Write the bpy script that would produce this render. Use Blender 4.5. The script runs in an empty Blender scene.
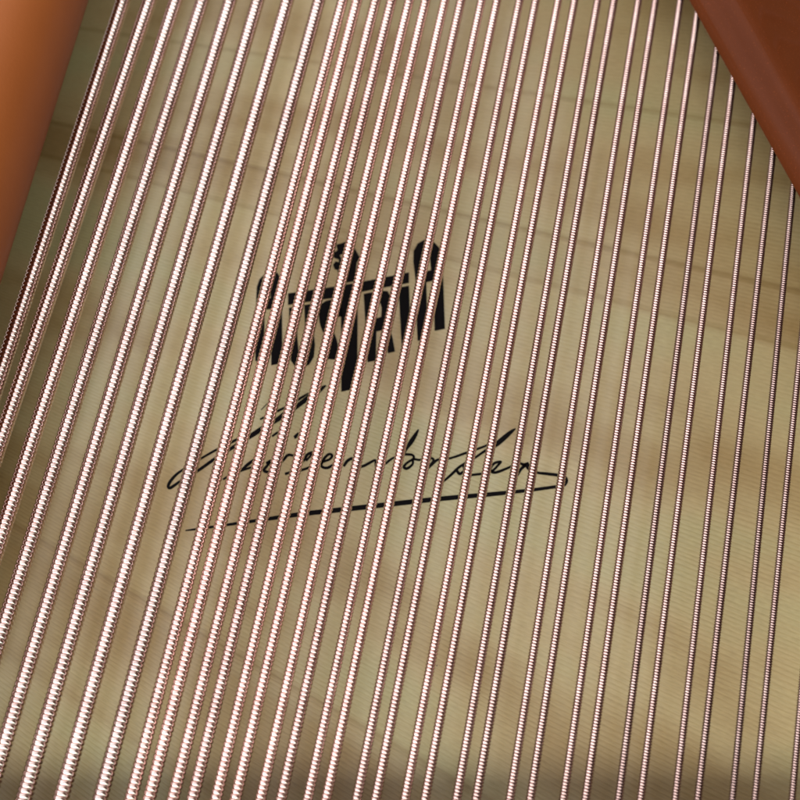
import bpy, bmesh, math, random
import numpy as np
from mathutils import Vector, Matrix
random.seed(4)
C = bpy.context.scene.collection
R = math.radians

# ------------------------------------------------------------------ camera
F = 1100.0                 # focal length in photo pixels (photo is 800 px wide)
TILT = R(16.7)
ZS = 0.035                 # height of the string plane over the soundboard
CAMZ = ZS + 0.458 * math.cos(TILT)
cam_d = bpy.data.cameras.new('camera')
cam = bpy.data.objects.new('camera', cam_d); C.objects.link(cam)
cam.location = (0, 0, CAMZ); cam.rotation_euler = (TILT, 0, 0)
cam_d.sensor_width = 36; cam_d.lens = F / 800 * 36
cam_d.clip_start = 0.01; cam_d.clip_end = 50
cam_d.dof.use_dof = True; cam_d.dof.focus_distance = 0.452; cam_d.dof.aperture_fstop = 6.3
cam_d.dof.aperture_blades = 7
bpy.context.scene.camera = cam

def at(px, py, z=0.0):
    x = (px - 400) / F; y = (400 - py) / F
    d = Vector((x, y * math.cos(TILT) + math.sin(TILT), y * math.sin(TILT) - math.cos(TILT)))
    s = (z - CAMZ) / d.z
    return Vector((d.x * s, d.y * s, z))

# ------------------------------------------------------------------ helpers
def link_mesh(name, me, mat, parent=None, smooth=False):
    o = bpy.data.objects.new(name, me); C.objects.link(o)
    if mat: me.materials.append(mat)
    if parent: o.parent = parent
    if smooth:
        me.polygons.foreach_set('use_smooth', [True] * len(me.polygons))
    return o

def tag(o, label=None, cat=None, group=None, kind=None):
    if label: o['label'] = label
    if cat: o['category'] = cat
    if group: o['group'] = group
    if kind: o['kind'] = kind
    return o

def mesh_np(name, verts, quads):
    me = bpy.data.meshes.new(name)
    nv, nq = len(verts), len(quads)
    me.vertices.add(nv); me.vertices.foreach_set('co', verts.astype(np.float32).ravel())
    me.loops.add(nq * 4); me.loops.foreach_set('vertex_index', quads.astype(np.int32).ravel())
    me.polygons.add(nq)
    me.polygons.foreach_set('loop_start', np.arange(0, nq * 4, 4, dtype=np.int32))
    me.polygons.foreach_set('use_smooth', np.ones(nq, dtype=bool))
    me.update(calc_edges=True)
    return me

# ------------------------------------------------------------------ materials
def new_mat(name):
    m = bpy.data.materials.new(name); m.use_nodes = True
    nt = m.node_tree; b = nt.nodes['Principled BSDF']
    return m, nt, b
def nd(nt, t, **kw):
    n = nt.nodes.new(t)
    for k, v in kw.items():
        if k in n.inputs: n.inputs[k].default_value = v
        else: setattr(n, k, v)
    return n

def copper_mat():
    m, nt, b = new_mat('wound_copper')
    b.inputs['Metallic'].default_value = 1
    tc = nd(nt, 'ShaderNodeTexCoord')
    n1 = nd(nt, 'ShaderNodeTexNoise', Scale=90.0, Detail=4.0)
    n2 = nd(nt, 'ShaderNodeTexNoise', Scale=900.0, Detail=2.0)
    nt.links.new(tc.outputs['Object'], n1.inputs['Vector']); nt.links.new(tc.outputs['Object'], n2.inputs['Vector'])
    cr = nd(nt, 'ShaderNodeValToRGB')
    cr.color_ramp.elements[0].position = .3; cr.color_ramp.elements[0].color = (.60, .46, .43, 1)
    cr.color_ramp.elements[1].position = .7; cr.color_ramp.elements[1].color = (.75, .62, .59, 1)
    nt.links.new(n1.outputs['Fac'], cr.inputs['Fac'])
    mr = nd(nt, 'ShaderNodeMapRange'); mr.inputs['To Min'].default_value = .09; mr.inputs['To Max'].default_value = .19
    nt.links.new(n2.outputs['Fac'], mr.inputs['Value'])
    oi = nd(nt, 'ShaderNodeObjectInfo'); vr = nd(nt, 'ShaderNodeMapRange'); vr.inputs['To Min'].default_value = .86; vr.inputs['To Max'].default_value = 1.06
    nt.links.new(oi.outputs['Random'], vr.inputs['Value'])
    mu = nd(nt, 'ShaderNodeMix', data_type='RGBA', blend_type='MULTIPLY'); mu.inputs[0].default_value = 1
    nt.links.new(cr.outputs['Color'], mu.inputs[6]); nt.links.new(vr.outputs['Result'], mu.inputs[7])
    mo = nd(nt, 'ShaderNodeMix', data_type='RGBA', blend_type='MULTIPLY'); mo.inputs[0].default_value = 1
    nt.links.new(mu.outputs[2], mo.inputs[6]); nt.links.new(oi.outputs['Color'], mo.inputs[7])        # thin strings duller: dimmer light on the right, put into the colour
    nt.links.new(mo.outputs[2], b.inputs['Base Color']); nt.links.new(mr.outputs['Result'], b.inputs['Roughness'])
    return m
COPPER = copper_mat()

def steel_mat():
    m, nt, b = new_mat('core_steel')
    b.inputs['Metallic'].default_value = 1; b.inputs['Base Color'].default_value = (.10, .08, .07, 1); b.inputs['Roughness'].default_value = .5
    return m
STEEL = steel_mat()

def paint_mat(name, c1, c2, rough, coat, bump=.15, spec=.22, glint=1.0):
    m, nt, b = new_mat(name)
    tc = nd(nt, 'ShaderNodeTexCoord')
    n1 = nd(nt, 'ShaderNodeTexNoise', Scale=40.0, Detail=5.0)
    n2 = nd(nt, 'ShaderNodeTexNoise', Scale=700.0, Detail=3.0)
    for n in (n1, n2): nt.links.new(tc.outputs['Object'], n.inputs['Vector'])
    mx = nd(nt, 'ShaderNodeMix', data_type='RGBA'); mx.inputs[6].default_value = (*c1, 1); mx.inputs[7].default_value = (*c2, 1)
    nt.links.new(n1.outputs['Fac'], mx.inputs[0])
    n3 = nd(nt, 'ShaderNodeTexNoise', Scale=1500.0, Detail=1.0); nt.links.new(tc.outputs['Object'], n3.inputs['Vector'])
    fl = nd(nt, 'ShaderNodeMapRange'); fl.inputs['From Min'].default_value = .66; fl.inputs['From Max'].default_value = .74; fl.inputs['To Min'].default_value = 1; fl.inputs['To Max'].default_value = glint  # pale flecks: speckled reflections put into the paint colour
    nt.links.new(n3.outputs['Fac'], fl.inputs['Value'])
    mf = nd(nt, 'ShaderNodeMix', data_type='RGBA', blend_type='MULTIPLY'); mf.inputs[0].default_value = 1; mf.clamp_factor = True
    nt.links.new(mx.outputs[2], mf.inputs[6]); nt.links.new(fl.outputs['Result'], mf.inputs[7]); nt.links.new(mf.outputs[2], b.inputs['Base Color'])
    bp = nd(nt, 'ShaderNodeBump'); bp.inputs['Strength'].default_value = bump; bp.inputs['Distance'].default_value = .0004
    nt.links.new(n2.outputs['Fac'], bp.inputs['Height']); nt.links.new(bp.outputs['Normal'], b.inputs['Normal'])
    b.inputs['Roughness'].default_value = rough
    b.inputs['Specular IOR Level'].default_value = spec; b.inputs['Coat Weight'].default_value = coat; b.inputs['Coat Roughness'].default_value = .07
    return m
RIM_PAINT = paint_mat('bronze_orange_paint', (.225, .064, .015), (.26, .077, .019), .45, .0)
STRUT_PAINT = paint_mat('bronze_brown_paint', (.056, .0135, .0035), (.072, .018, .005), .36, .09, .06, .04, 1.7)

def ink_mat():
    m, nt, b = new_mat('black_print')
    tc = nd(nt, 'ShaderNodeTexCoord'); n1 = nd(nt, 'ShaderNodeTexNoise', Scale=260.0, Detail=4.0)
    nt.links.new(tc.outputs['Object'], n1.inputs['Vector'])
    mx = nd(nt, 'ShaderNodeMix', data_type='RGBA'); mx.inputs[6].default_value = (.003, .003, .0035, 1); mx.inputs[7].default_value = (.006, .0055, .006, 1)
    nt.links.new(n1.outputs['Fac'], mx.inputs[0]); nt.links.new(mx.outputs[2], b.inputs['Base Color'])
    b.inputs['Roughness'].default_value = .5; b.inputs['Specular IOR Level'].default_value = .04
    return m
INK = ink_mat()

def spruce_mat():
    m, nt, b = new_mat('varnished_spruce')
    L = nt.links.new
    uv = nd(nt, 'ShaderNodeUVMap', uv_map='grain')
    sep = nd(nt, 'ShaderNodeSeparateXYZ'); L(uv.outputs['UV'], sep.inputs[0])      # x along the grain, y across it (metres)
    def stretch(sx, sy):
        mp = nd(nt, 'ShaderNodeMapping'); mp.inputs['Scale'].default_value = (sx, sy, 1); L(uv.outputs['UV'], mp.inputs['Vector']); return mp
    # annual rings: wavy fine lines across the grain
    wob = nd(nt, 'ShaderNodeTexNoise', Scale=1.0, Detail=2.0); L(stretch(6, 40).outputs[0], wob.inputs['Vector'])
    den = nd(nt, 'ShaderNodeTexNoise', Scale=1.0, Detail=3.0); L(stretch(3, 70).outputs[0], den.inputs['Vector'])
    a1 = nd(nt, 'ShaderNodeMath', operation='MULTIPLY_ADD'); L(wob.outputs['Fac'], a1.inputs[0]); a1.inputs[1].default_value = .0022; L(sep.outputs['Y'], a1.inputs[2])
    a2 = nd(nt, 'ShaderNodeMath', operation='MULTIPLY_ADD'); L(den.outputs['Fac'], a2.inputs[0]); a2.inputs[1].default_value = .0035; L(a1.outputs[0], a2.inputs[2])
    ph = nd(nt, 'ShaderNodeMath', operation='MULTIPLY'); L(a2.outputs[0], ph.inputs[0]); ph.inputs[1].default_value = 1 / .00175
    fr = nd(nt, 'ShaderNodeMath', operation='FRACT'); L(ph.outputs[0], fr.inputs[0])
    ring = nd(nt, 'ShaderNodeValToRGB')
    e = ring.color_ramp.elements
    e[0].position = 0; e[0].color = (1, 1, 1, 1); e[1].position = 1; e[1].color = (.93, .93, .93, 1)
    x = e.new(.5); x.color = (.97, .965, .95, 1); x = e.new(.84); x.color = (.86, .82, .75, 1); x = e.new(.93); x.color = (.88, .85, .79, 1)
    L(fr.outputs[0], ring.inputs['Fac'])
    # how strongly the rings show varies
    rv = nd(nt, 'ShaderNodeTexNoise', Scale=1.0, Detail=2.0); L(stretch(9, 26).outputs[0], rv.inputs['Vector'])
    rr = nd(nt, 'ShaderNodeMapRange'); rr.inputs['From Min'].default_value = .35; rr.inputs['From Max'].default_value = .65; rr.inputs['To Min'].default_value = .35; rr.inputs['To Max'].default_value = 1.0
    L(rv.outputs['Fac'], rr.inputs['Value'])
    # planks
    pl = nd(nt, 'ShaderNodeMapRange'); pl.inputs['From Min'].default_value = -.30; pl.inputs['From Max'].default_value = .30
    L(sep.outputs['Y'], pl.inputs['Value'])
    pr = nd(nt, 'ShaderNodeValToRGB'); pr.color_ramp.interpolation = 'LINEAR'
    ce = pr.color_ramp.elements
    G = [PLANK(g) for g in PLANK_EDGES]
    tones = [(.655 * t[0], .65 * t[1], .60 * t[2]) for t in [(.60,.51,.295), (.555,.455,.25), (.605,.52,.32), (.575,.475,.275), (.605,.52,.30), (.56,.46,.26), (.60,.51,.295)]]
    ce[0].position = 0; ce[0].color = (*tones[0], 1); ce[1].position = 1; ce[1].color = (*tones[-1], 1)
    for i, g in enumerate(G):
        p = (g + .30) / .60
        q = ce.new(p - .0022); q.color = (*tones[i % 7], 1)
        q = ce.new(p); q.color = (tones[i % 7][0] * .72, tones[i % 7][1] * .66, tones[i % 7][2] * .56, 1)
        q = ce.new(p + .003); q.color = (*tones[(i + 1) % 7], 1)
    L(pl.outputs['Result'], pr.inputs['Fac'])
    # broad warm / greenish streaks along the grain: wood tone plus painted-in varnish reflections
    s1 = nd(nt, 'ShaderNodeTexNoise', Scale=1.0, Detail=3.0, Roughness=.5); L(stretch(5, 17).outputs[0], s1.inputs['Vector'])
    sr = nd(nt, 'ShaderNodeValToRGB'); se = sr.color_ramp.elements
    se[0].position = .38; se[0].color = (.77, .66, .53, 1); se[1].position = .63; se[1].color = (.96, 1.06, 1.02, 1)
    x = se.new(.5); x.color = (1, .97, .92, 1)
    L(s1.outputs['Fac'], sr.inputs['Fac'])
    m1 = nd(nt, 'ShaderNodeMix', data_type='RGBA', blend_type='MULTIPLY'); m1.inputs[0].default_value = 1
    L(pr.outputs['Color'], m1.inputs[6]); L(sr.outputs['Color'], m1.inputs[7])
    m2 = nd(nt, 'ShaderNodeMix', data_type='RGBA', blend_type='MULTIPLY'); L(rr.outputs['Result'], m2.inputs[0])
    L(m1.outputs[2], m2.inputs[6]); L(ring.outputs['Color'], m2.inputs[7])
    # pores / specks
    sp = nd(nt, 'ShaderNodeTexNoise', Scale=1.0, Detail=2.0); L(stretch(260, 1500).outputs[0], sp.inputs['Vector'])
    spr = nd(nt, 'ShaderNodeMapRange'); spr.inputs['From Min'].default_value = .3; spr.inputs['From Max'].default_value = .7; spr.inputs['To Min'].default_value = .90; spr.inputs['To Max'].default_value = 1.06
    L(sp.outputs['Fac'], spr.inputs['Value'])
    m3 = nd(nt, 'ShaderNodeMix', data_type='RGBA', blend_type='MULTIPLY'); m3.inputs[0].default_value = 1
    L(m2.outputs[2], m3.inputs[6]); L(spr.outputs['Result'], m3.inputs[7])
    vo = nd(nt, 'ShaderNodeTexVoronoi', Scale=48.0); L(uv.outputs['UV'], vo.inputs['Vector'])
    vs = nd(nt, 'ShaderNodeSeparateColor'); L(vo.outputs['Color'], vs.inputs[0])
    th = nd(nt, 'ShaderNodeMapRange'); th.inputs['From Min'].default_value = .62; th.inputs['From Max'].default_value = 1; th.inputs['To Min'].default_value = 0; th.inputs['To Max'].default_value = .03
    L(vs.outputs[0], th.inputs['Value'])
    lt = nd(nt, 'ShaderNodeMath', operation='LESS_THAN'); L(vo.outputs['Distance'], lt.inputs[0]); L(th.outputs['Result'], lt.inputs[1])
    m4 = nd(nt, 'ShaderNodeMix', data_type='RGBA'); L(lt.outputs[0], m4.inputs[0]); L(m3.outputs[2], m4.inputs[6]); m4.inputs[7].default_value = (.13, .085, .05, 1)
    L(m4.outputs[2], b.inputs['Base Color'])
    b.inputs['Roughness'].default_value = .24; b.inputs['Specular IOR Level'].default_value = .5; b.inputs['Specular Tint'].default_value = (1, .93, .68, 1)
    b.inputs['Coat Weight'].default_value = 1.0; b.inputs['Coat Roughness'].default_value = .2; b.inputs['Coat IOR'].default_value = 1.55
    return m

# ------------------------------------------------------------------ soundboard
GC = at(-1150, -150)                         # the tapered planks run out from this far point
g0 = at(400, 400) - GC
GA0, GD = math.atan2(g0.y, g0.x), math.hypot(g0.x, g0.y)
def grain_uv(p):
    d = p - GC
    return (math.hypot(d.x, d.y) - GD, (math.atan2(d.y, d.x) - GA0) * GD)
PLANK = lambda g: g
def gpx(px, py): return grain_uv(at(px, py))[1]
PLANK_EDGES = sorted([gpx(90, 131), gpx(590, 296), gpx(40, 541), gpx(240, 673), gpx(120, 602), gpx(420, 620) - .10, gpx(90, 131) + .07])
SPRUCE = spruce_mat()

def soundboard():
    n = 90; X0, X1, Y0, Y1 = -.55, .55, -.45, .75
    bm = bmesh.new(); uvl = bm.loops.layers.uv.new('grain')
    top = [[bm.verts.new((X0 + (X1 - X0) * i / n, Y0 + (Y1 - Y0) * j / n, 0)) for i in range(n + 1)] for j in range(n + 1)]
    for j in range(n):
        for i in range(n):
            bm.faces.new((top[j][i], top[j][i + 1], top[j + 1][i + 1], top[j + 1][i]))
    ring = [top[0][i] for i in range(n + 1)] + [top[j][n] for j in range(1, n + 1)] + [top[n][i] for i in range(n - 1, -1, -1)] + [top[j][0] for j in range(n - 1, 0, -1)]
    low = [bm.verts.new((v.co.x, v.co.y, -.009)) for v in ring]
    for i in range(len(ring)):
        k = (i + 1) % len(ring); bm.faces.new((ring[k], ring[i], low[i], low[k]))
    bm.faces.new(low[::-1])
    for f in bm.faces:
        for l in f.loops: l[uvl].uv = grain_uv(l.vert.co)
    me = bpy.data.meshes.new('soundboard'); bm.to_mesh(me); bm.free()
    return link_mesh('soundboard', me, SPRUCE)
board = tag(soundboard(), 'pale varnished spruce soundboard under the strings, printed with a black emblem and signature', 'soundboard')

# ------------------------------------------------------------------ emblem: flat printed shapes
def flat(name, loops, parent, thick=.00012):
    cu = bpy.data.curves.new(name, 'CURVE'); cu.dimensions = '2D'; cu.fill_mode = 'BOTH'; cu.extrude = thick
    for lp in loops:
        s = cu.splines.new('POLY'); s.points.add(len(lp) - 1); s.use_cyclic_u = True
        for i, (x, y) in enumerate(lp):
            p = at(x, y); s.points[i].co = (p.x, p.y, 0, 1)
    tmp = bpy.data.objects.new('tmp', cu)
    me = bpy.data.meshes.new_from_object(tmp); bpy.data.objects.remove(tmp); bpy.data.curves.remove(cu)
    me.name = name; me.materials.clear()
    me.transform(Matrix.Translation((0, 0, thick + .00004)))
    return link_mesh(name, me, INK, parent)

def smooth_pts(pts, n=6):
    P = [Vector(p) for p in pts]; P = [P[0] * 2 - P[1]] + P + [P[-1] * 2 - P[-2]]
    out = []
    for i in range(1, len(P) - 2):
        for k in range(n):
            t = k / n
            out.append(.5 * ((2 * P[i]) + (P[i + 1] - P[i - 1]) * t + (2 * P[i - 1] - 5 * P[i] + 4 * P[i + 1] - P[i + 2]) * t * t + (3 * P[i] - P[i - 1] - 3 * P[i + 1] + P[i + 2]) * t ** 3))
    out.append(P[-2]); return out

def stroke_loop(pts):
    """outline of a pen stroke; pts = (x, y, width)"""
    Q = smooth_pts([Vector((x, y, w)) for x, y, w in pts])
    L, Rr = [], []
    for i, q in enumerate(Q):
        a = Q[max(i - 1, 0)]; b = Q[min(i + 1, len(Q) - 1)]
        t = Vector((b.x - a.x, b.y - a.y)).normalized(); nrm = Vector((-t.y, t.x))
        L.append((q.x + nrm.x * q.z / 2, q.y + nrm.y * q.z / 2)); Rr.append((q.x - nrm.x * q.z / 2, q.y - nrm.y * q.z / 2))
    return L, Rr

emblem_T = [(288,293.6),(333,287),(340.5,285.5),(355.5,283.3),(409,272.5),(409,283),(374,289.5),(357,292.8),(357.6,315),(357.4,362),(356.5,388.5),(341.3,391.8),(341,317),(340.3,297.2),(333,298),(288,305)]
emblem = flat('emblem', [emblem_T], board)
head = [(336,244.8),(341,243.6),(347,241.5),(350,242.6),(355,248.8),(359.8,257.5),(357,262.5),(356,270),(355.8,281.2),(339.5,283.8),(338,275),(337.6,270),(334.6,269.5),(333,265),(335.4,261.6),(339,262.2),(338.6,259.6),(333.4,257.6),(333.6,252.8),(337.5,250.5)]
flat('eagle_head', [head, [(339.6,255.2),(342.2,254.2),(343,256.6),(341,258)]], emblem)
A1 = [(255.3,361),(255.9,305),(256.8,287),(259.5,279.5),(265.5,273),(271.5,270.6),(277.5,273),(280.8,279),(282,292),(282.3,363.2),(271.2,365.3),(271,309),(264.6,310),(264,362.6)]
flat('letter', [A1, [(266.4,289),(270,288),(270.6,298.2),(266.8,299)]], emblem)
U = [(289,308),(296.5,306.7),(297.4,338),(298.6,352),(301.8,354.2),(304.6,350),(304.9,326),(304.3,305.3),(311.6,304),(313,325),(315,345),(313.8,357),(309,364.8),(302,367.8),(295,366.4),(291,361),(289.4,345)]
flat('letter', [U], emblem)
Sl = [(337.8,317,9),(336.6,309,9.4),(331.5,304.6,9),(325.2,307.5,9.6),(323.6,316,9.6),(325.6,326,9.6),(330.2,336,9.6),(333.2,346,9.6),(333,357,9.4),(329.5,363.4,9),(324.2,361.4,8),(322.4,352,7)]
l_, r_ = stroke_loop(Sl); flat('letter', [l_ + r_[::-1]], emblem)
Rl = [(363.6,294),(380,290.9),(387.6,291.2),(390.4,296.5),(391,312),(390.4,320),(386.6,325),(390.2,329),(392.6,338),(395,351.6),(388,353.2),(385.6,340),(381.2,330.5),(376.4,331.5),(375.9,360.6),(367.6,362.2)]
flat('letter', [Rl, [(376.2,303.5),(380.4,303),(381.6,308),(381.2,317),(376.6,318.4)]], emblem)
flat('letter', [[(398.5,287.8),(409,285.8),(411,343.8),(401.6,346.2)]], emblem)
A2 = [(417.6,341),(416.5,319),(415.4,279),(413.2,262),(413.4,251.5),(417.4,243.8),(425,239.6),(433.4,241.6),(439.4,248),(441.4,258),(443.2,279),(445,328.8),(434.6,331),(433,281),(426.4,282.2),(427,312),(425.4,339.2)]
flat('letter', [A2, [(426,255.5),(429.6,255),(431,270.4),(426.6,271.2)]], emblem)

# ------------------------------------------------------------------ signature: pen strokes
STROKES = [
 [(184,469,2.2),(177,474,2.6),(171,480.5,3),(168.2,486,3),(170,488,3),(175,485,2.8),(180,481.5,2.6),(199,470,3),(216,458,3.2),(232,448,3.4),(250,436.5,4.6),(264,427.5,5),(276,420.5,4.6),(287,413,6),(300,404,4.6),(313,394.5,5.5),(320,389.5,5),(326,385.5,1.4)],
 [(184,469,2.2),(202,458,2.2),(218,449,2.4),(234,441,2.6),(250,432,2.2)],
 [(260,419.5,1.6),(269,415,2.6),(284,408,2.4),(300,398.5,2.6),(309,393,1.4)],
 [(261,410,.8),(268,403,.9),(276,395,.9),(281,390,.6)],
 [(272,436.5,2),(276,433.6,2.4),(281,430.5,1.6)],
 [(294,437.4,3),(295.6,436.6,3.4),(298.4,432.8,1.8)],
 [(258,446.6,1.6),(260,445,2),(261,446.5,1.2)],
 [(223,479.5,1.8),(231,475,2.4),(242,470.5,2.2),(254,466.5,2),(262,463,1.6)],
 [(241.5,470,2),(248,464.4,3.2),(256,458,2.2),(262,450,1.4)],
 [(266,463.4,2.2),(271,461,3),(267,466,2.6),(263.8,470.5,3),(269.5,472,2.6),(276,467.5,2.2),(283,460.5,2.6),(287.6,455.4,2.8),(292,455.4,2.4),(297,457.4,2)],
 [(285,474,2.6),(293,471.8,2.4),(302,470,2.4),(309,467.6,2.4),(316,464,2)],
 [(301,463,2),(304.4,459.6,3),(307.4,454.6,2.8),(313,452.4,2.6),(310,456.5,2.2),(306,461,2)],
 [(316,464,2),(323,461.8,2.2),(329.5,459.4,2.4),(332.2,455.6,2.6),(328.6,454.4,2.6),(323.6,459.5,2.8),(321.4,466,2.6),(327,468,2.8),(334,464.5,2.4),(340,461,2)],
 [(343.6,466.4,2.6),(347,461.4,3),(351.6,458.6,2.8),(353.8,461,2.6),(355,467,2.4),(363,466.2,2.8),(369,463.2,2.6),(375.4,460.4,2.4),(376.2,466,2.6),(384,464.4,2.6),(390,460,2.4),(395,457,2)],
 [(418.6,429.4,1.4),(415.2,435.4,3.8),(411,442,4.6),(407,448,3),(403,455,2.4)],
 [(404,454.4,2.6),(412,455,2.4),(413.6,458.4,2.4),(407,463,2.4),(403.8,467,2.8),(407,468.6,2.8),(412.4,464.5,2.4),(413.6,459.5,2.2),(420,460,2.2),(426,457,2)],
 [(427.6,457,2.4),(433.6,460,2.6),(428.4,468,2.8)],
 [(428.4,468,2.2),(434,462.6,2.6),(438.5,459.6,2.4),(450,458.4,2.2),(466,453,2.4),(484,446.6,2.2),(490,444,1.6)],
 [(443.6,481.4,2),(452,474,2.8),(460,466.6,2.6),(474,458.4,2.4),(484,451.6,2.6),(495,445.4,4.6),(504,438,5),(511,432,3.6),(515.6,428.6,1.2)],
 [(455.6,469,2.4),(459.6,473.8,3),(464,470.4,2.4),(462.6,464,1.8)],
 [(464,473.6,2),(471,475,2.4),(490,472,2.4),(498.6,464.6,2.4),(500.6,461.8,2.4),(494,463.6,2.6),(490.4,469.6,2.6),(495,472.6,2.8),(508,468,2.4),(516,464,2)],
 [(517,475.4,2.8),(521.6,468.4,3),(528.4,463.6,3),(524,464.8,3),(518.6,462.6,2)],
 [(528,464,3.4),(528.4,468,4),(536,472.4,2.6),(546,473.8,2.8),(556,475,3),(563.4,476.4,3.2),(566.4,480.6,3.4),(563.6,485.4,3.2),(557,486.6,3)],
]
def strokes_obj(name, strokes, parent, zb=.00016):
    bm = bmesh.new()
    for k, st in enumerate(strokes):
        L, Rr = stroke_loop(st); z = zb + k * .000006
        vl = [bm.verts.new(at(*p) + Vector((0, 0, z))) for p in L]; vr = [bm.verts.new(at(*p) + Vector((0, 0, z))) for p in Rr]
        bl = [bm.verts.new(v.co - Vector((0, 0, z - .00003 - k * .000001))) for v in vl]; br = [bm.verts.new(v.co - Vector((0, 0, z - .00003 - k * .000001))) for v in vr]
        for i in range(len(vl) - 1):
            bm.faces.new((vl[i], vl[i + 1], vr[i + 1], vr[i])); bm.faces.new((vl[i + 1], vl[i], bl[i], bl[i + 1])); bm.faces.new((vr[i], vr[i + 1], br[i + 1], br[i]))
        bm.faces.new((vl[0], vr[0], br[0], bl[0])); bm.faces.new((vr[-1], vl[-1], bl[-1], br[-1]))
    bmesh.ops.recalc_face_normals(bm, faces=bm.faces)
    me = bpy.data.meshes.new(name); bm.to_mesh(me); bm.free()
    return link_mesh(name, me, INK, parent)
sig = strokes_obj('signature', STROKES, board)
strokes_obj('underline', [[(557,486.6,3),(534,489.8,3.2),(514,492,3.6),(488,494.6,4.2),(441,498.8,4.6),(400,503.2,4.8),(352,508.6,4.8),(311,513,4.6),(288,516,4),(265,519.4,3.4),(240,523,2.8),(215,526.6,2.4),(198,529,2.2),(185.5,530.6,1)]], sig, .0003)

# ------------------------------------------------------------------ strings
# (x at row 12, x at row 788) for straight lines through the measured rows; diameter and winding pitch in mm
def line(xa, ya, xb, yb): 
    s = (xb - xa) / (yb - ya); return (xa + s * (12 - ya), xa + s * (788 - ya))
SINGLES = [line(119.4,12,-8,400), line(145.6,12,14.6,400), line(172,12,45.6,400), line(198.75,12,12.3,600), line(226.7,12,46.5,606), line(254.4,12,26.9,788), line(284.1,12,63.8,788), line(315.9,12,103,788)]
PAIRS = [((339.4,133.5),(354.1,151.9)), ((372.7,175.6),(388.7,195.3)), ((406.5,218.5),(422.9,238)), ((442.1,263),(458.5,283.5)), ((479,310),(494.6,328.5)),
         ((517.1,358.8),(533.4,377.8)), ((555.9,407),(572.4,427)), ((595.5,458.4),(612,478)), ((636.5,511.5),(653.5,532)), ((678.4,565),(697.4,587)),
         (line(717,48,620,788),line(733.5,75,642,788)), (line(754,115,676.5,788),line(773.5,147,699,788)), (line(792.3,195,733.4,788),line(815.5,200,755.9,788)), (line(854,100,793,788),line(874,100,816,788))]
SD = [6.3, 6.25, 6.2, 6.1, 6.0, 5.95, 5.9, 5.7]
PD = [4.9, 4.75, 4.5, 4.25, 4.0, 3.9, 3.7, 3.65, 3.45, 3.35, 3.15, 3.0, 2.8, 2.75]
PP = [1.86, 1.80, 1.72, 1.62, 1.52, 1.43, 1.35, 1.26, 1.18, 1.13, 1.08, 1.04, 1.0, .98]

def wound_string(x12, x788, dia, pitch, DEPTH=.52, nseg=20, nprof=7):
    Rr = dia * 1.05 / 2000; p = pitch / 1000; rw = p / 2; Rc = Rr - rw * DEPTH
    zc = ZS + .003 - Rr * .2
    A = at(x788, 788, zc); B = at(x12, 12, zc)
    d = (B - A).normalized(); A = A - d * .11; B = B + d * .17
    Ln = (B - A).length
    side = Vector((d.y, -d.x, 0)).normalized(); up = side.cross(d)
    turns = int(Ln / p); nt = turns * nseg
    ph0 = random.random() * 6.28
    th = np.arange(nt + 1) / nseg * 2 * math.pi
    be = np.linspace(-math.pi / 2, math.pi / 2, nprof)
    rad = Rc + rw * DEPTH * np.cos(be)[None, :]                         # (1, nprof)
    ax = (th / (2 * math.pi) * p)[:, None] + (rw * np.sin(be))[None, :]
    # slight unevenness of the hand-laid winding
    jit = np.interp(np.arange(nt + 1), np.arange(0, nt + 1 + nseg, nseg), np.random.RandomState(int(x12 * 7) % 9999).normal(0, 1, len(np.arange(0, nt + 1 + nseg, nseg))))
    rad = rad + (jit * Rr * .006)[:, None]
    t2 = (th * 1.0 + ph0)[:, None]
    cx, cy = np.cos(t2) * rad, np.sin(t2) * rad
    A_, d_, s_, u_ = (np.array(v) for v in (A, d, side, up))
    V = A_ + ax[..., None] * d_ + cx[..., None] * s_ + cy[..., None] * u_
    V = V.reshape(-1, 3)
    i = np.arange(nt)[:, None] * nprof; j = np.arange(nprof - 1)[None, :]
    a = (i + j).ravel()
    Q = np.stack([a, a + nprof, a + nprof + 1, a + 1], 1)
    # steel core, longer than the winding
    nc = 14; k = np.arange(nc) / nc * 2 * math.pi
    rc = Rc * .97
    ringc = np.cos(k)[:, None] * rc * s_ + np.sin(k)[:, None] * rc * u_
    core = np.concatenate([A_ - d_ * .004 + ringc, A_ + d_ * (Ln + .004) + ringc])
    off = len(V); kk = np.arange(nc); k2 = (kk + 1) % nc
    Qc = np.stack([kk, k2, k2 + nc, kk + nc], 1) + off
    me = mesh_np('piano_string', np.concatenate([V, core]), np.concatenate([Q, Qc]))
    me.materials.append(COPPER); me.materials.append(STEEL)
    mi = np.zeros(len(Q) + nc, dtype=np.int32); mi[len(Q):] = 1
    me.polygons.foreach_set('material_index', mi)
    # mesh relative to its middle
    mid = (A + B) / 2
    me.transform(Matrix.Translation(-mid))
    o = bpy.data.objects.new('piano_string', me); o.location = mid; C.objects.link(o)
    return o

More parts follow.
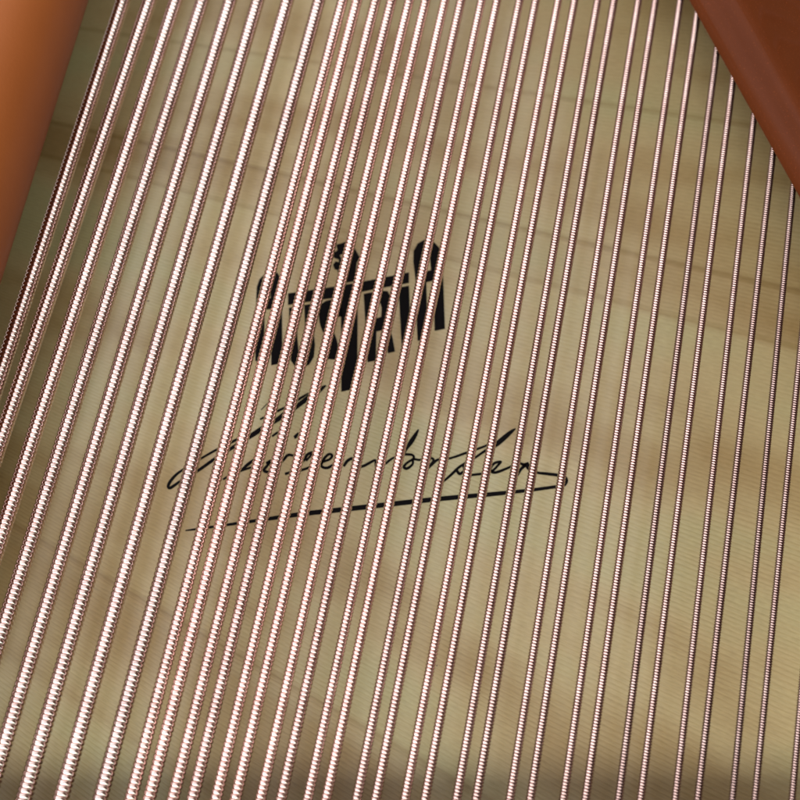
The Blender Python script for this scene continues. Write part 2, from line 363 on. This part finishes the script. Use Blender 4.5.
ORD = ['first', 'second', 'third', 'fourth', 'fifth', 'sixth', 'seventh', 'eighth', 'ninth', 'tenth', 'eleventh', 'twelfth', 'thirteenth', 'fourteenth']
for i, (a, b) in enumerate(SINGLES):
    if i == 0: lb = 'thick single copper-wound string nearest the orange frame rim at the left'
    elif i == 7: lb = 'thick single copper-wound string just left of the first close pair'
    else: lb = f'thick single copper-wound string, {ORD[i]} from the orange rim at the left'
    tag(wound_string(a, b, SD[i], 1.92), lb, 'string', 'thick single bass strings')
OVER = {(0,0): 'crossing the left edge of the first emblem letter A', (13,0): 'cut off by the right edge low in the photo'}
for i, pr in enumerate(PAIRS):
    for s, (a, b) in enumerate(pr):
        if i == 13 and s == 1: continue
        side = 'left' if s == 0 else 'right'
        size = 'stout' if i < 4 else 'medium' if i < 9 else 'thin'
        lb = f'{size} copper-wound string, {side} one of the {ORD[i]} close pair from the left'
        if i == 13: lb = 'thin copper-wound string alone at the lower right edge of the photo'
        f = .98 if i < 5 else max(.50, .98 - .062 * (i - 4))  # falloff of light towards the right, set as string tint
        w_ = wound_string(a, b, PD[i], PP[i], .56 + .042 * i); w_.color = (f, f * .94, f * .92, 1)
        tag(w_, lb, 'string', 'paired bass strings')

# ------------------------------------------------------------------ cast plate: rim (left) and strut (right)
def sweep(name, A, B, prof, mat, parent):
    """sweep profile [(out, z)] along the horizontal line A-B; 'out' points to the left of A->B"""
    d = (B - A); d.z = 0; d.normalize(); n = Vector((-d.y, d.x, 0))
    bm = bmesh.new(); rows = []
    for k in range(13):
        P = A.lerp(B, k / 12)
        rows.append([bm.verts.new((P.x + n.x * o, P.y + n.y * o, z)) for o, z in prof])
    m = len(prof)
    for k in range(12):
        for i in range(m):
            j = (i + 1) % m; bm.faces.new((rows[k][i], rows[k][j], rows[k + 1][j], rows[k + 1][i]))
    bm.faces.new(rows[0][::-1]); bm.faces.new(rows[-1])
    bmesh.ops.recalc_face_normals(bm, faces=bm.faces)
    me = bpy.data.meshes.new(name); bm.to_mesh(me); bm.free()
    o = link_mesh(name, me, mat, parent, smooth=True)
    return o
def arc(cx, cz, r, a0, a1, n=10, rz=None):
    rz = rz or r
    return [(cx + r * math.cos(R(a0 + (a1 - a0) * i / n)), cz + rz * math.sin(R(a0 + (a1 - a0) * i / n))) for i in range(n + 1)]

plate = bpy.data.objects.new('cast_iron_plate', None); C.objects.link(plate)
tag(plate, 'painted cast iron piano frame, orange rim upper left and brown strut upper right', 'piano frame')
zr = .056
A, B = at(88, 0, zr), at(0, 283, zr)
dr = (B - A).normalized(); A, B = A - dr * .18, B + dr * .30
# looking from A to B (towards the viewer) the left of the line is to the right of the picture, so the body lies at negative 'out'
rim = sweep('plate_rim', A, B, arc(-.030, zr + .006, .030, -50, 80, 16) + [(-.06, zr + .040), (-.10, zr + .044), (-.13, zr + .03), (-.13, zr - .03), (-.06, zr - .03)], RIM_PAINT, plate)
rim['label'] = 'smooth orange rounded rim, out of focus'
zs = .047
A, B = at(690, 0, zs), at(800, 196, zs)
ds = (B - A).normalized(); A, B = A - ds * .22, B + ds * .20
prof = [(.004, zs - .004)] + arc(.003, zs, .003, 270, 180, 4)[1:] + [(.003, zs + .004), (.0045, zs + .0055), (.0075, zs + .0068), (.0105, zs + .0076), (.0125, zs + .0088), (.0140, zs + .0112), (.0148, zs + .015), (.0153, zs + .020), (.0160, zs + .030), (.0215, zs + .16), (.024, zs + .167), (.030, zs + .17), (.075, zs + .17), (.075, zs - .004)]
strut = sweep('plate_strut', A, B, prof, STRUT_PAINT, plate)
strut['label'] = 'glossy dark brown strut with flared lower edge over the strings'
plate.location = (0, 0, 0)

# ------------------------------------------------------------------ unseen bar under the strings, added below the frame to shade the soundboard
def shade_bar():
    y1, y0, z1 = -.0275, -.066, .0335
    prof = [(y0, 0), (y1, 0), (y1, z1 - .008), (y1 - .002, z1 - .003), (y1 - .006, z1), (y0 + .006, z1), (y0 + .002, z1 - .003), (y0, z1 - .008)]
    bm = bmesh.new()
    r = [[bm.verts.new((x, y, z)) for y, z in prof] for x in (-.30, .30)]
    m = len(prof)
    for i in range(m):
        j = (i + 1) % m; bm.faces.new((r[0][i], r[0][j], r[1][j], r[1][i]))
    bm.faces.new(r[0]); bm.faces.new(r[1][::-1]); bmesh.ops.recalc_face_normals(bm, faces=bm.faces)
    me = bpy.data.meshes.new('unseen_shade_bar'); bm.to_mesh(me); bm.free()
    return link_mesh('unseen_shade_bar', me, paint_mat('dark_beech', (.16, .09, .05), (.22, .13, .07), .45, .1))
tag(shade_bar(), 'unseen dark wooden bar added below the lower edge to shade the soundboard', 'shade_bar')

# ------------------------------------------------------------------ tall unseen wall added beyond the right edge to darken that side
def unseen_shade_wall():
    x0, x1, y0, y1, z0, z1 = .245, .275, -.25, .75, -.009, .60
    bm = bmesh.new(); bmesh.ops.create_cube(bm, size=1)
    for v in bm.verts: v.co = Vector((x0 if v.co.x < 0 else x1, y0 if v.co.y < 0 else y1, z0 if v.co.z < 0 else z1))
    bmesh.ops.bevel(bm, geom=bm.edges[:], offset=.004, segments=3, affect='EDGES')
    me = bpy.data.meshes.new('unseen_shade_wall'); bm.to_mesh(me); bm.free()
    return link_mesh('unseen_shade_wall', me, paint_mat('dark_wall_wood', (.045, .020, .012), (.065, .028, .016), .4, .0))
tag(unseen_shade_wall(), 'unseen dark brown wall added beyond the right edge to block light', 'case side')

# ------------------------------------------------------------------ light
SKY = [(-100, .05), (-88, 1.0), (-62, 1.15), (-30, 1.1), (-8, 1.0), (8, .85), (24, .70, (.92, 1.0, .98)), (48, .55, (.78, 1.0, .94)), (70, .4, (.70, 1.0, .92)), (92, .05)]
SKY_GAIN = 3.05
w = bpy.data.worlds.new('World'); bpy.context.scene.world = w; w.use_nodes = True
wn = w.node_tree; bg = wn.nodes['Background']
wt = nd(wn, 'ShaderNodeTexCoord'); wx = nd(wn, 'ShaderNodeSeparateXYZ'); wn.links.new(wt.outputs['Generated'], wx.inputs[0])
# a bright overcast vault running along the strings: angle either side of overhead
wa = nd(wn, 'ShaderNodeMath', operation='ARCTAN2'); wn.links.new(wx.outputs['X'], wa.inputs[0]); wn.links.new(wx.outputs['Z'], wa.inputs[1])
wm = nd(wn, 'ShaderNodeMapRange'); wm.inputs['From Min'].default_value = R(-120); wm.inputs['From Max'].default_value = R(120)
wn.links.new(wa.outputs[0], wm.inputs['Value'])
wr = nd(wn, 'ShaderNodeValToRGB'); we = wr.color_ramp.elements
def sky(deg, v, c=(.98, .97, 1.04)):
    p = (deg + 120) / 240; x = we.new(p); x.color = (v * c[0], v * c[1], v * c[2], 1)
we[0].position = 0; we[0].color = (.03, .035, .035, 1); we[1].position = 1; we[1].color = (.03, .03, .03, 1)
for a_ in SKY: sky(*a_)
wn.links.new(wm.outputs['Result'], wr.inputs['Fac'])
# camera operator darkens the part just behind overhead; bright band beyond is added light
wy = nd(wn, 'ShaderNodeMapRange'); wy.inputs['From Min'].default_value = -1; wy.inputs['From Max'].default_value = 1
wn.links.new(wx.outputs['Y'], wy.inputs['Value'])
wf = nd(wn, 'ShaderNodeValToRGB'); fe = wf.color_ramp.elements
fe[0].position = 0; fe[0].color = (.05, .05, .05, 1); fe[1].position = 1; fe[1].color = (.12, .11, .10, 1)
for y_, v_ in [(-.66, .04), (-.58, 3.2), (-.29, 3.2), (-.21, .06), (-.05, .06), (.03, .68), (.85, .68), (.97, .22)]:
    x_ = fe.new((y_ + 1) / 2); x_.color = (v_, v_ * (.98 if y_ < -.1 else 1), v_ * (.94 if y_ < -.1 else 1), 1)
wn.links.new(wy.outputs['Result'], wf.inputs['Fac'])
wmul = nd(wn, 'ShaderNodeMix', data_type='RGBA', blend_type='MULTIPLY'); wmul.inputs[0].default_value = 1
wn.links.new(wr.outputs['Color'], wmul.inputs[6]); wn.links.new(wf.outputs['Color'], wmul.inputs[7])
# uneven brightness: trees and clouds outside
wz = nd(wn, 'ShaderNodeTexNoise', Scale=5.0, Detail=2.0); wn.links.new(wt.outputs['Generated'], wz.inputs['Vector'])
wc = nd(wn, 'ShaderNodeValToRGB'); wc.color_ramp.elements[0].position = .36; wc.color_ramp.elements[0].color = (.78, .70, .58, 1); wc.color_ramp.elements[1].position = .60; wc.color_ramp.elements[1].color = (1, 1, 1, 1)
wn.links.new(wz.outputs['Fac'], wc.inputs['Fac'])
wm2 = nd(wn, 'ShaderNodeMix', data_type='RGBA', blend_type='MULTIPLY'); wm2.inputs[0].default_value = 1
wn.links.new(wmul.outputs[2], wm2.inputs[6]); wn.links.new(wc.outputs['Color'], wm2.inputs[7]); wn.links.new(wm2.outputs[2], bg.inputs['Color'])
bg.inputs['Strength'].default_value = SKY_GAIN

sc = bpy.context.scene
sc.view_settings.view_transform = 'Standard'; sc.view_settings.look = 'None'
sc.view_settings.exposure = 0; sc.view_settings.gamma = 1
sc.cycles.max_bounces = 8; sc.cycles.sample_clamp_indirect = 3.0; sc.cycles.use_denoising = True
